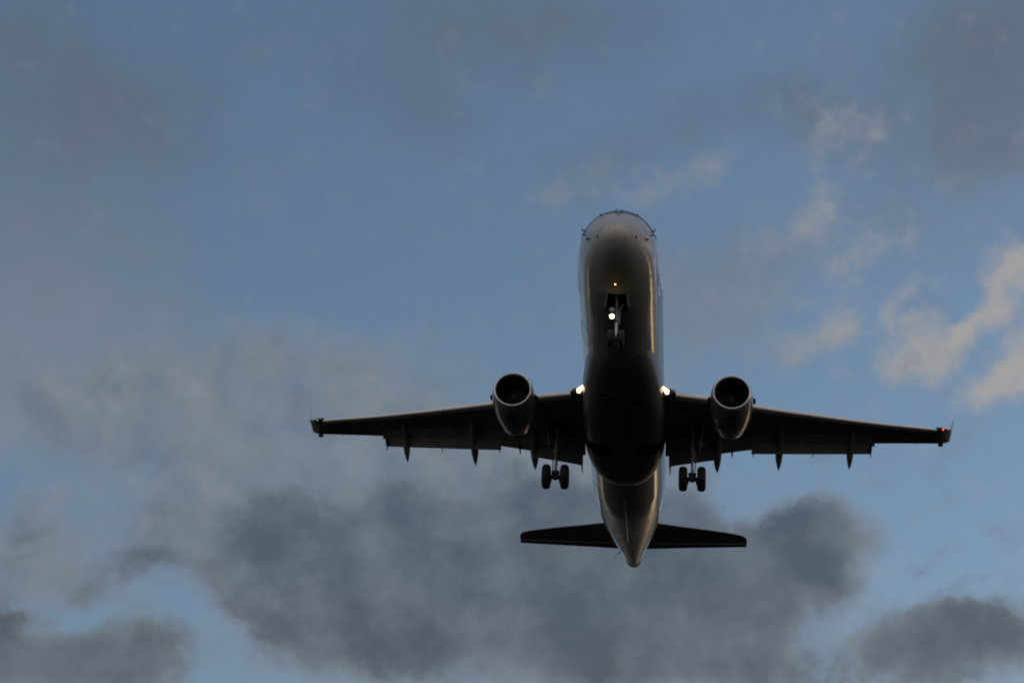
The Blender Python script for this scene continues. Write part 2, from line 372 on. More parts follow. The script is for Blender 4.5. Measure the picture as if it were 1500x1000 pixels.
class MB:
    """collects vertices and faces of ONE mesh object, in aircraft coordinates"""
    def __init__(self):
        self.v = []; self.f = []
    def add(self, pts, faces):
        o = len(self.v)
        self.v += [tuple(p) for p in pts]
        self.f += [tuple(o + i for i in f) for f in faces]
        return self
    def loft(self, rings, caps=True, closed=True):
        n = len(rings[0]); pts = [p for r in rings for p in r]; fs = []
        for i in range(len(rings) - 1):
            for j in range(n if closed else n - 1):
                k = (j + 1) % n
                fs.append((i*n + j, i*n + k, (i+1)*n + k, (i+1)*n + j))
        if caps and closed:
            fs.append(tuple(range(n))); fs.append(tuple((len(rings)-1)*n + j for j in range(n)))
        return self.add(pts, fs)
    def tube(self, pts, rad, n=12):
        pts = [np.array(p, float) for p in pts]
        rad = rad if isinstance(rad, (list, tuple)) else [rad] * len(pts)
        rings = []
        for i, p in enumerate(pts):
            d = pts[min(i+1, len(pts)-1)] - pts[max(i-1, 0)]; d = d / np.linalg.norm(d)
            a = np.cross(d, (0, 0, 1) if abs(d[2]) < 0.9 else (1, 0, 0)); a /= np.linalg.norm(a); b = np.cross(d, a)
            rings.append([p + rad[i]*(a*math.cos(t) + b*math.sin(t)) for t in np.linspace(0, 2*math.pi, n, endpoint=False)])
        return self.loft(rings)
    def lathe(self, c, axis, prof, n=48, caps=True):
        """prof: (distance along axis, radius)"""
        c = np.array(c, float); ax = np.array(axis, float); ax /= np.linalg.norm(ax)
        a = np.cross(ax, (0, 0, 1) if abs(ax[2]) < 0.9 else (1, 0, 0)); a /= np.linalg.norm(a); b = np.cross(ax, a)
        rings = [[c + ax*s + r*(a*math.cos(t) + b*math.sin(t)) for t in np.linspace(0, 2*math.pi, n, endpoint=False)] for s, r in prof]
        return self.loft(rings, caps)
    def box(self, lo, hi):
        (x0, y0, z0), (x1, y1, z1) = lo, hi
        p = [(x0,y0,z0),(x1,y0,z0),(x1,y1,z0),(x0,y1,z0),(x0,y0,z1),(x1,y0,z1),(x1,y1,z1),(x0,y1,z1)]
        return self.add(p, [(0,3,2,1),(4,5,6,7),(0,1,5,4),(1,2,6,5),(2,3,7,6),(3,0,4,7)])
    def prism(self, poly, d):
        """polygon given a thickness d (vector)"""
        n = len(poly); d = np.array(d, float)
        pts = [np.array(p, float) for p in poly]; pts = pts + [p + d for p in pts]
        fs = [tuple(range(n)), tuple(range(2*n-1, n-1, -1))] + [(i, (i+1) % n, n + (i+1) % n, n + i) for i in range(n)]
        return self.add(pts, fs)
    def build(self, name, mat, parent=None, mirror=1, smooth=35, bevel=0.0, label=None, fix=True):
        bm = bmesh.new()
        vs = [bm.verts.new((p[0]-BASE[0], p[1]*mirror-BASE[1], p[2]-BASE[2])) for p in self.v]
        for f in self.f:
            try:
                bm.faces.new([vs[i] for i in f])
            except ValueError:
                pass
        if fix:
            bmesh.ops.recalc_face_normals(bm, faces=bm.faces)
        elif mirror < 0:
            bmesh.ops.reverse_faces(bm, faces=bm.faces)
        if bevel:
            bmesh.ops.bevel(bm, geom=list(bm.edges), offset=bevel, segments=2, affect='EDGES', clamp_overlap=True)
        m = bpy.data.meshes.new(name); bm.to_mesh(m); bm.free()
        m.polygons.foreach_set('use_smooth', [smooth > 0] * len(m.polygons))
        if smooth > 0:
            m.set_sharp_from_angle(angle=R(smooth))
        m.materials.append(mat); m.update()
        o = bpy.data.objects.new(name, m); COL.objects.link(o)
        if parent is not None:
            o.parent = parent
        if label:
            o['label'] = label
        return o

def carve(o, cutters):
    """cut the cutter meshes out of o, for bays and wells"""
    for c in cutters:
        md = o.modifiers.new('cut', 'BOOLEAN'); md.operation = 'DIFFERENCE'; md.object = c; md.solver = 'EXACT'
        md.material_mode = 'TRANSFER'
    bpy.context.view_layer.update()
    dg = bpy.context.evaluated_depsgraph_get()
    new = bpy.data.meshes.new_from_object(o.evaluated_get(dg), preserve_all_data_layers=True, depsgraph=dg)
    o.modifiers.clear(); old = o.data; o.data = new; new.name = old.name
    for c in cutters:
        bpy.data.objects.remove(c)

# ------------------------------------------------------------------ the aircraft
jet = bpy.data.objects.new('passenger_jet', None); COL.objects.link(jet)
jet['label'] = 'white twin-engine passenger jet overhead with wheels down and landing lights on'
jet['category'] = 'airplane'
A = Matrix(((0.062973, -0.996840, 0.048410), (0.996955, 0.065067, 0.042977), (-0.045992, 0.045556, 0.997902)))
T0 = Vector((3.53059, 68.955987, 40.365449))
jet.matrix_world = Matrix.Translation(T0 + A @ Vector(BASE)) @ A.to_4x4()

def pchip(xs, ys):
    xs = np.array(xs, float); ys = np.array(ys, float)
    h = np.diff(xs); d = np.diff(ys) / h
    m = np.zeros(len(xs)); m[0], m[-1] = d[0], d[-1]
    for i in range(1, len(xs) - 1):
        if d[i - 1] * d[i] > 0:
            w1, w2 = 2 * h[i] + h[i - 1], h[i] + 2 * h[i - 1]
            m[i] = (w1 + w2) / (w1 / d[i - 1] + w2 / d[i])
    def f(x):
        i = min(max(int(np.searchsorted(xs, x)) - 1, 0), len(h) - 1)
        t = min(max((x - xs[i]) / h[i], 0.0), 1.0)
        return float((2*t**3 - 3*t**2 + 1)*ys[i] + (t**3 - 2*t**2 + t)*h[i]*m[i]
                     + (-2*t**3 + 3*t**2)*ys[i+1] + (t**3 - t**2)*h[i]*m[i+1])
    return f

# fuselage stations: metres aft of the nose, half width, crown, keel, height of the widest point
FUS = [(0.00, 0.02, -0.53, -0.57, -0.55), (0.05, 0.22, -0.35, -0.75, -0.55), (0.25, 0.50, -0.08, -0.99, -0.50),
       (0.5, 0.715, 0.14, -1.16, -0.42), (1.0, 0.99, 0.56, -1.35, -0.28), (1.5, 1.18, 1.05, -1.47, -0.17),
       (2.0, 1.31, 1.43, -1.56, -0.09), (2.35, 1.37, 1.58, -1.60, -0.05), (3.0, 1.44, 1.66, -1.65, 0.0),
       (4.0, 1.495, 1.675, -1.675, 0.04), (5.0, 1.505, 1.675, -1.675, 0.05), (19.0, 1.505, 1.675, -1.675, 0.05),
       (20.0, 1.505, 1.675, -1.655, 0.06), (21.0, 1.49, 1.675, -1.54, 0.08), (22.4, 1.44, 1.67, -1.28, 0.12),
       (24.3, 1.28, 1.65, -0.89, 0.24), (25.94, 1.10, 1.62, -0.54, 0.42), (27.96, 0.815, 1.55, -0.10, 0.66), (28.85, 0.64, 1.49, 0.09, 0.74),
       (29.62, 0.53, 1.42, 0.26, 0.81), (30.63, 0.395, 1.29, 0.48, 0.89), (30.95, 0.35, 1.23, 0.56, 0.90),
       (31.35, 0.275, 1.13, 0.67, 0.92), (31.55, 0.17, 1.04, 0.79, 0.93), (31.64, 0.05, 0.97, 0.89, 0.94)]
_c = list(zip(*FUS))
f_hw, f_zt, f_zb, f_zc = [pchip(_c[0], _c[i]) for i in (1, 2, 3, 4)]
def surf(x, deg, off=0.0):
    """point on the fuselage skin: station x, angle round the section (0 starboard, 90 crown, 270 keel)"""
    a = np.radians(deg); c, s = np.cos(a), np.sin(a)
    hw, zc = f_hw(x), f_zc(x)
    b = (f_zt(x) - zc) if s >= 0 else (zc - f_zb(x))
    n = np.array([c / hw, s / b]); n /= np.linalg.norm(n)
    return np.array([x, hw * c + off * n[0], zc + b * s + off * n[1]])


def section(x, n=144):
    return [surf(x, d) for d in np.linspace(0, 360, n, endpoint=False)]

xs = sorted(set([0.0, 0.02, 0.06, 0.12, 0.18] + list(np.round(np.arange(0.25, 4.6, 0.13), 3)) + list(np.arange(5, 20, 1.0))
                + list(np.round(np.arange(20.0, 31.4, 0.19), 3)) + [31.4, 31.52, 31.6, 31.64]))
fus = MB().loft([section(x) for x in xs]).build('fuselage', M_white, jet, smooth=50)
bay = MB().box((2.52, -0.31, -2.4), (3.75, 0.34, -0.95)).build('bay_cutter', M_dark, jet, smooth=0)
carve(fus, [bay])

def patch(name, rim, mat, off, parent, mirror=1):
    """small shape lying on the fuselage skin: rim of (x, angle) points"""
    cx = sum(r[0] for r in rim) / len(rim); ca = sum(r[1] for r in rim) / len(rim)
    rim = [((1-t)*rim[i][0] + t*rim[(i+1) % len(rim)][0], (1-t)*rim[i][1] + t*rim[(i+1) % len(rim)][1]) for i in range(len(rim)) for t in ((0.0, 0.33, 0.67) if len(rim) < 12 else (0.0,))]
    rings = []
    for k in ((1.0, 0.88, 0.75, 0.62, 0.5, 0.37, 0.25, 0.12) if len(rim) > 16 else (1.0, 0.66, 0.33)):
        rings.append([surf(cx + (x-cx)*k, ca + (a-ca)*k, off) for x, a in rim])
    m = MB().loft(rings, caps=False)
    n = len(rim); m.add([surf(cx, ca, off)] + rings[-1], [(0, 1 + i, 1 + (i+1) % n) for i in range(n)])
    m.add([surf(x, a, off) for x, a in rim] + [surf(x, a, -0.01) for x, a in rim],
          [(i, (i+1) % n, n + (i+1) % n, n + i) for i in range(n)])
    return m.build(name, mat, parent, mirror, smooth=40)

def strip_on_skin(name, pts, w, mat, parent, mirror=1, off=0.006, closed=False):
    """narrow raised strip following (x, angle) points"""
    P = [surf(x, a, off) for x, a in pts]
    if closed:
        P = P + [P[0]]
    return MB().tube(P, w/2, 6).build(name, mat, parent, mirror, smooth=60)

def rounded(x0, x1, a0, a1, n=6, e=3.2):
    o = []
    for t in np.linspace(0, 2*math.pi, 4*n, endpoint=False):
        c, s = math.cos(t), math.sin(t)
        o.append(((x0+x1)/2 + (x1-x0)/2*math.copysign(abs(c)**(2/e), c), (a0+a1)/2 + (a1-a0)/2*math.copysign(abs(s)**(2/e), s)))
    return o

# cockpit glazing
for s in (1, -1):
    patch('cockpit_window', [(1.40, 88.6), (1.48, 64), (1.62, 46), (1.84, 44), (2.12, 50), (2.26, 64), (2.30, 88.6), (2.0, 88.6), (1.7, 88.6)], M_glass, 0.014, fus, s)
    patch('cockpit_window', [(1.58, 42), (1.72, 30), (1.90, 20), (2.30, 18), (2.42, 28), (2.30, 42), (2.0, 42), (1.8, 42)], M_glass, 0.014, fus, s)
    # windscreen wiper, parked near the centre post
    wb = MB().tube([surf(1.34, 86, 0.02), surf(1.45, 85, 0.03), surf(1.95, 85, 0.045)], [0.022, 0.018, 0.014], 8)
    wb.build('windscreen_wiper', M_black, fus, s)
# cabin windows, doors
for s in (1, -1):
    for k in range(22):
        x = 6.1 + k * 0.787
        patch('cabin_window', rounded(x-0.14, x+0.14, 9.5, 22.5, 4, 3.0), M_glass, 0.004, fus, s)
    d = strip_on_skin('passenger_door', rounded(3.35, 4.15, -24, 33, 8, 6), 0.008, M_seam, fus, s, closed=True)
    d = strip_on_skin('passenger_door', rounded(23.1, 23.8, -14, 38, 8, 6), 0.008, M_seam, fus, s, closed=True)
strip_on_skin('cargo_door', rounded(6.2, 7.3, -44, -19, 8, 6), 0.008, M_seam, fus, 1, closed=True)
strip_on_skin('cargo_door', rounded(19.6, 20.5, -44, -19, 8, 6), 0.008, M_seam, fus, 1, closed=True)

# teal livery swoosh on the port side, cut to a point behind the nose, with a white open letter shape
low = pchip([2.5, 3.1, 3.72, 4.88, 9.4, 24.0], [199.6, 205.0, 207.2, 208.6, 210.5, 211.0])
top = pchip([2.5, 3.0, 3.5, 3.98, 4.4, 5.4, 24.0], [199.5, 197.5, 196.2, 195.5, 192.0, 176.0, 150.0])
g = []
bx = list(np.round(np.arange(2.5, 6.0, 0.1), 2)) + list(np.arange(6.0, 22.01, 0.5))
for x in bx:
    lo_, hi_ = low(x), min(top(x), low(x) - 0.05)
    hi_ = lo_ + (hi_ - lo_) * max(0.02, min(1.0, (22.02 - x)/5.0))**0.6
    g.append([surf(x, lo_ + (hi_ - lo_) * t, 0.004) for t in np.linspace(0, 1, 13)])
band = MB().loft(g, closed=False).build('livery_band', M_teal, fus, 1, fix=False)
patch('livery_mark', [(3.55, 203.8), (3.95, 199.2), (4.55, 200.0), (4.15, 204.6)], M_white, 0.008, band)

# radome strips, pitot probes, vanes and blade antennas
for pts in ([(0.27, 27), (0.33, 5), (0.42, 340)], [(0.05, 74), (0.06, 10), (0.16, 275)], [(0.2, 151), (0.24, 180), (0.33, 206)]):
    strip_on_skin('lightning_strip', pts, 0.016, M_black, fus, 1, 0.004)
strip_on_skin('windscreen_post', [(1.10, 90), (1.5, 90), (1.9, 90), (2.32, 90)], 0.03, M_black, fus, 1, 0.01)
def probe(x, a, s, out=0.11, fwd=0.16, r=0.018):
    p0, p1 = surf(x, a, -0.02), surf(x, a, out)
    m = MB().tube([p0, p1], [r*1.5, r], 8); m.tube([p1 + np.array([0.05, 0, 0]), p1 - np.array([fwd, 0, 0])], [r, r*0.7], 8)
    m.tube([p0 - np.array([0.06, 0, 0]), p0 + np.array([0.10, 0, 0])], r*1.6, 8)
    m.build('pitot_probe', M_black, fus, s)
for s in (1, -1):
    probe(1.80, 24, s, 0.10, 0.15, 0.018)
    probe(1.50, 14, s, 0.07, 0.06, 0.018)
    probe(0.98, 356, s, 0.06, 0.08, 0.020)
    probe(1.78, 60, s, 0.04, 0.04, 0.018)
    probe(0.45, 347, s, 0.015, 0.02, 0.02)
def blade(x, a, h, l, t=0.02, sweep=0.15, mat=M_white):
    p = surf(x, a, -0.02); n = surf(x, a, 1.0) - surf(x, a, 0.0); tt = np.cross(n, (1, 0, 0)); tt /= np.linalg.norm(tt)
    poly = [p, p + np.array([l, 0, 0]), p + n*h + np.array([l*0.8 + sweep, 0, 0]), p + n*h + np.array([l*0.25 + sweep, 0, 0])]
    MB().prism([q - tt*t/2 for q in poly], tt*t).build('blade_antenna', mat, fus, 1, smooth=0)
blade(5.6, 271, 0.26, 0.32); blade(19.3, 271, 0.24, 0.32); blade(22.4, 263, 0.10, 0.22, 0.03); blade(20.6, 258, 0.06, 0.12, 0.03)
blade(8.0, 90, 0.3, 0.35); blade(21.0, 277, 0.05, 0.3, 0.02)
strip_on_skin('drain_mast', [(19.2, 274), (20.5, 273.5), (22.0, 274), (24.0, 275), (25.6, 276)], 0.05, M_winglet, fus, 1, 0.012)
MB().tube([surf(29.0, 330, 0), surf(29.15, 330, 0.12), surf(29.35, 330, 0.42)], [0.02, 0.015, 0.006], 6).build('static_wick', M_black, fus)
for x0, x1, a0, a1 in ((4.6, 5.3, 262, 278), (6.3, 6.9, 250, 262), (6.5, 7.2, 280, 288), (19.9, 20.7, 248, 259), (21.4, 22.2, 262, 279), (23.2, 24.0, 283, 300), (24.8, 25.6, 262, 280), (26.8, 27.6, 250, 285)):
    strip_on_skin('access_hatch', rounded(x0, x1, a0, a1, 5, 7), 0.012, M_seam, fus, 1, closed=True, off=0.0)
for a in (241, 299):
    strip_on_skin('lap_joint', [(x, a) for x in np.arange(4.2, 20.1, 0.5)], 0.010, M_seam, fus, 1, off=0.0)
# auxiliary power unit tail cone: dark slots round the tip
MB().loft([[surf(x, d, 0.004) for d in np.linspace(0, 360, 48, endpoint=False)] for x in (30.98, 31.1, 31.22, 31.35, 31.46, 31.55, 31.61, 31.64)]).build('exhaust_cone', M_hot, fus)
for x0, x1 in ((30.60, 30.68), (30.98, 31.22), (31.38, 31.46)):
    MB().loft([[surf(x, d, o) for d in np.linspace(0, 360, 48, endpoint=False)] for x, o in ((x0, -0.01), (x0, 0.010), (x1, 0.010), (x1, -0.01))], caps=False).build('exhaust_slot', M_black, fus)

# ------------------------------------------------------------------ belly fairing with open wheel wells
def fsec(x, n=72):
    hw = FB_hw(x); zb = FB_zb(x); zt = -0.35; out_ = []
    for t in np.linspace(0, 2*math.pi, n, endpoint=False):
        c, s = math.cos(t), math.sin(t); e = 2.9
        y = hw * math.copysign(abs(c)**(2/e), c)
        h = (-0.95 - zb) if s < 0 else (zt + 0.95)
        out_.append((x, y, -0.95 + h * math.copysign(abs(s)**(2/e), s)))
    return out_
FB_hw = pchip([6.9, 7.4, 8.2, 9.3, 10.4, 12.0, 14.6, 15.6, 16.5, 17.1, 17.5, 17.8], [0.9, 1.08, 1.25, 1.40, 1.50, 1.555, 1.555, 1.47, 1.27, 1.02, 0.80, 0.52])
FB_zb = pchip([6.9, 7.4, 8.2, 9.3, 10.4, 12.0, 15.2, 16.3, 16.9, 17.3, 17.6, 17.8], [-1.5, -1.70, -1.84, -1.96, -2.04, -2.09, -2.10, -2.06, -1.98, -1.87, -1.74, -1.55])
fx = list(np.arange(6.9, 17.5, 0.22)) + [17.5, 17.6, 17.7, 17.8]
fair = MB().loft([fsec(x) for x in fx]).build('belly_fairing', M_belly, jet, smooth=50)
cut = []
for s in (1, -1):
    ell = [(13.93 + 0.50*math.cos(t), s*(0.92 + 0.56*math.sin(t)), -3.0) for t in np.linspace(0, 2*math.pi, 40, endpoint=False)]
    cut.append(MB().prism(ell, (0, 0, 1.55)).build('well_cutter', M_dark, jet, smooth=0))
carve(fair, cut)
strip = MB().box((8.2, -0.02, -2.2), (16.6, 0.02, -2.10))
MB().tube([(x, 0, FB_zb(x) - 0.004) for x in np.arange(8.2, 16.6, 0.4)], 0.018, 6).build('keel_seam', M_wing, fair)
for y in (0.52, -0.62):
    MB().prism([(9.4, y-0.22, -2.03), (9.75, y-0.26, -2.05), (9.75, y+0.26, -2.05), (9.45, y+0.16, -2.03)], (0, 0, -0.03)).build('air_inlet', M_dark, fair, smooth=0)

# ------------------------------------------------------------------ wings
Z0, DIH = -1.1, 0.13
zp = lambda y: Z0 + DIH * (y - 1.5)
LE = pchip([1.4, 1.95, 3.18, 5.02, 7.09, 9.82, 12.31, 12.6], [10.66, 10.95, 11.56, 12.66, 13.78, 15.17, 16.31, 16.46])
COVE = pchip([0.8, 3.6, 4.9, 9.72], [15.0, 15.05, 15.05, 16.35])
TE = pchip([9.73, 12.3, 12.6], [16.92, 17.52, 17.62])
AIR = [(1, .006), (.8, .040), (.6, .072), (.4, .094), (.2, .098), (.09, .080), (.03, .052), (.004, .026),
       (0, .012), (.015, .002), (.06, 0), (.2, 0), (.4, 0), (.6, 0), (.8, 0), (1, 0)]
def foil(xl, xt, y, z, t=1.0, tip=0.0):
    c = xt - xl
    return [(xl + u*c, y, z + w*c*t) for u, w in AIR]

def wing(s):
    rings = [foil(LE(y) + d, COVE(y), y, zp(y), 1.15) for y, d in ((0.8, 0.5), (1.4, 0.02), (1.66, 0.0), (1.93, 0.0), (1.95, 0.16), (3.2, 0.16), (4.95, 0.16), (7.06, 0.15), (9.72, 0.14))]
    rings += [foil(LE(y) + 0.13, TE(y), y, zp(y), 1.0) for y in (9.735, 11.0, 12.2)]
    rings += [foil(LE(y), TE(y), y, zp(y) + dz, 1.0) for y, dz in ((12.21, 0), (12.42, 0.006))]
    w = MB().loft(rings).build('wing', M_wing, jet, s)
    # upturned tip
    def sec(le, te, th):
        le, te = np.array(le), np.array(te); c = te - le; nrm = np.cross(c, WDIR[0]); nrm /= np.linalg.norm(nrm)
        return le, te, nrm
    pts = [((LE(12.42), 12.42, zp(12.42) + .012), (TE(12.42), 12.42, zp(12.42)), (0, 0, 1)),
           ((16.56, 12.66, .42), (17.66, 12.64, .40), (0, -.35, .94)),
           ((16.78, 12.83, .58), (17.80, 12.82, .53), (0, -.75, .66)),
           ((17.05, 12.93, .82), (18.20, 12.94, .80), (0, -.95, .3)),
           ((17.5, 13.02, 1.20), (18.52, 13.04, 1.20), (0, -.97, .24)),
           ((18.42, 13.18, 1.93), (18.86, 13.20, 1.93), (0, -.98, .2))]
    rg = []
    for le, te, nn in pts:
        le, te, nn = np.array(le), np.array(te), np.array(nn); c = te - le; L = np.linalg.norm(c)
        rg.append([le + c*u + nn*(wv_*L*1.1) for u, wv_ in AIR])
    MB().loft(rg[:3]).build('wing_tip', M_wing, w, s)
    MB().loft(rg[2:]).build('winglet', M_winglet, w, s)
    # slats
    for y0, y1 in ((1.97, 3.80), (4.28, 7.06), (7.10, 9.80), (9.84, 12.19)):
        rg = []
        for y in np.linspace(y0, y1, 6):
            h = float(np.interp(y, [2, 12.2], [0.235, 0.125])); xl = LE(y) + 0.0; z = zp(y)
            pr = [(0.42, 0.50), (0.20, 0.47), (0.06, 0.38), (0.012, 0.20), (0, 0.02), (0.006, -0.20), (0.03, -0.37), (0.09, -0.45), (0.30, -0.46), (0.30, -0.40), (0.16, -0.25), (0.14, 0.1), (0.20, 0.32), (0.42, 0.44)]
            rg.append([(xl + a*(0.6 + h*2), y, z + b*h + 0.02) for a, b in pr])
        MB().loft(rg).build('slat', M_slat, w, s)
    # fixed trailing-edge surfaces and flaps
    def flap(name, y0, y1, xte0, xte1, d1, d2, aft=True, ya=None):
        def geom(y, f):
            xc = COVE(y) - 0.04; zc_ = zp(y) + 0.04; X = xte0 + (xte1 - xte0) * f
            need = X + 0.09 - xc; k = 0.53
            r1 = math.cos(d1) + math.sin(d1)/k; r2 = math.cos(d2) + math.sin(d2)/k
            if not aft:
                return xc, zc_, need / r1, 0
            c1 = need * 0.60 / r1; c2 = need * 0.46 / r2
            return xc, zc_, c1, c2
        n = 6; r_1 = []; r_2 = []
        for i in range(n):
            f = i / (n-1); y = y0 + (y1 - y0)*f; xc, zc_, c1, c2 = geom(y, f)
            def el(x0, z0, c, d):
                return [(x0 + u*c*math.cos(d) + (wv_*1.3)*c*math.sin(d), y, z0 - u*c*math.sin(d) + (wv_*1.3)*c*math.cos(d)) for u, wv_ in AIR]
            r_1.append(el(xc, zc_, c1, d1))
            if aft:
                x2 = xc + c1*math.cos(d1)*0.92; z2 = zc_ - c1*math.sin(d1)*0.95
                r_2.append((x2, z2, c2, y))
        fo = MB().loft(r_1).build(name, M_wing, w, s)
        if aft:
            rr = []
            for i, (x2, z2, c2, y) in enumerate(r_2):
                yy = max(y, 1.70)
                if ya is not None and i == n-1:
                    yy = ya
                rr.append([(x2 + u*c2*math.cos(d2) + wv_*1.2*c2*math.sin(d2), yy, z2 - u*c2*math.sin(d2) + wv_*1.2*c2*math.cos(d2)) for u, wv_ in AIR])
            MB().loft(rr).build('aft_flap', M_wing, fo, s)
        return fo
    flap('flap', 4.915, 9.79, 16.64, 17.79, R(22), R(40), True, 9.64)
    flap('flap', 1.56, 3.56, 17.0, 16.85, R(24), R(42), True)
    flap('flap', 3.50, 4.93, 16.40, 16.33, R(26), 0, False)
    # flap-track fairings: canoe bodies that swing down with the flaps
    def canoe(y, xt, wd, x0):
        zt_ = zp(y); drop = 0.78; xe = xt - drop/0.53
        P = [(x0, .0, .02), (x0+.3, .03, .45), (x0+.8, .07, .85), ((x0+xe)/2+.15, .20, 1.0), (xe-.75, .34, 1.0), (xe-.4, .50, .80), (xe-.15, .66, .42), (xe, drop, .02)]
        rg = []
        for x, dz, k in P:
            rg.append([(x, y + wd/2*k*math.cos(t), zt_ - dz + ((0.10 + 0.09*min(1, max(0, (x - x0)/1.6)))*k*math.sin(t)) + 0.03) for t in np.linspace(0, 2*math.pi, 20, endpoint=False)])
        MB().loft(rg).build('flap_track_fairing', M_wing, w, s)
    canoe(8.82, 19.02, .30, 15.25); canoe(6.01, 18.46, .32, 14.3); canoe(3.59, 18.12, .34, 14.2)
    def spike(y, xt, l, wd, yt=None):
        z = zp(y) - 0.45; xe = xt - 0.45/0.53
        yt = y if yt is None else yt
        MB().loft([[(xe - l, y-wd/2, z+l*.55+.1), (xe-l, y+wd/2, z+l*.55+.1), (xe-l, y+wd/2, z+l*.55-.06), (xe-l, y-wd/2, z+l*.55-.06)],
                   [(xe, yt-.012, z), (xe, yt+.012, z), (xe, yt+.012, z-.02), (xe, yt-.012, z-.02)]]).build('flap_hinge', M_black, w, s, smooth=0)
    spike(9.64, 18.05, .45, .10); spike(7.34, 17.51, .42, .06); spike(4.99, 16.97, .42, .07); spike(4.16, 16.82, .42, .12); spike(1.74, 17.83, .85, .12)
    # tip light housing and static dischargers
    MB().box((17.45, 12.36, zp(12.4)-.10), (17.62, 12.54, zp(12.4)+.02)).build('tip_light_housing', M_black, w, s, smooth=0, bevel=.01)
    for y in (10.9, 11.5):
        MB().tube([(TE(y)-.02, y, zp(y)), (TE(y)+.13, y, zp(y)-.01)], [.012, .004], 6).build('static_wick', M_black, w, s)
    # position lamp in the tip leading edge
    MB().tube([(LE(12.28)-.02, 12.18, zp(12.28)+.06), (16.40, 12.42, zp(12.4)+.07), (16.62, 12.66, .46)], [.05, .075, .03], 10).build('lamp_fairing', M_black, w, s)
    MB().lathe((16.36, 12.44, zp(12.44)+.04), (-1, .35, -.25), [(q*(.85 if s < 0 else .6), r*(.85 if s < 0 else .6)) for q, r in ((-.03, .046), (0.02, .044), (.035, .030), (.045, .006))], 16).build('navigation_light', M_red if s < 0 else M_green, w, s,
        label='glowing red wingtip light' if s < 0 else 'small green wingtip light')
    # landing lamp window in the wing root
    poly = [(10.449, 1.722, -1.150), (10.385, 1.500, -1.015), (10.405, 1.480, -1.060), (10.513, 1.595, -1.255), (10.505, 1.700, -1.255)]
    MB().prism(poly, (0.10, 0, 0.0)).build('landing_light', M_root, w, s, smooth=0)
    MB().prism([(10.56, 1.98, -1.20), (10.47, 1.46, -.98), (10.60, 1.40, -1.36), (10.70, 1.96, -1.22)], (0.35, 0, 0.1)).build('lamp_housing', M_black, w, s, smooth=0)
    # gear bay over the main leg
    MB().prism([(13.6, 1.9, zp(1.9)-.012), (14.5, 1.9, zp(1.9)-.012), (14.45, 3.1, zp(3.1)-.012), (13.75, 3.1, zp(3.1)-.012)], (0, 0, -.006)).build('wheel_bay', M_dark, w, s, smooth=0)
    # fuel-tank access panels and drains
    for y in (5.6, 6.5, 7.5, 8.4):
        xm = (LE(y)*0.45 + COVE(y)*0.55)
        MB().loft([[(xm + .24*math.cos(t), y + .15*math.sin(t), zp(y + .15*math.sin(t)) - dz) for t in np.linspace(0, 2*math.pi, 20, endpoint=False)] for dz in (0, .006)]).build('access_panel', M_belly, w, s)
    return w
WDIR = [np.array((0, 1, 0))]
w_s = wing(1); w_s.name = 'wing'
w_p = wing(-1)

# registration under the port wing
fc_ = bpy.data.curves.new('registration', 'FONT'); fc_.body = 'EI-RDH'; fc_.size = 1.0; fc_.space_character = 1.12
fo_ = bpy.data.objects.new('registration_text', fc_); COL.objects.link(fo_)
bpy.context.view_layer.update()
dg = bpy.context.evaluated_depsgraph_get()
tm = fo_.evaluated_get(dg).to_mesh()
tv = [tuple(v.co) for v in tm.vertices]; tf = [tuple(p.vertices) for p in tm.polygons]
bpy.data.objects.remove(fo_)
x0 = min(v[0] for v in tv); x1 = max(v[0] for v in tv); y1 = max(v[1] for v in tv)
P0, P1 = np.array([15.66, -9.26]), np.array([16.60, -11.20]); UP = np.array([-.42, -.09])
reg = MB(); q = []
for v in tv:
    a_, b_ = (v[0]-x0)/(x1-x0), v[1]/y1
    p = P0 + (P1-P0)*a_ + UP*b_
    q.append((p[0], p[1], zp(-p[1]) - 0.006))
reg.add(q, tf)
reg.build('registration', M_mark, w_p, 1, smooth=0, fix=False)

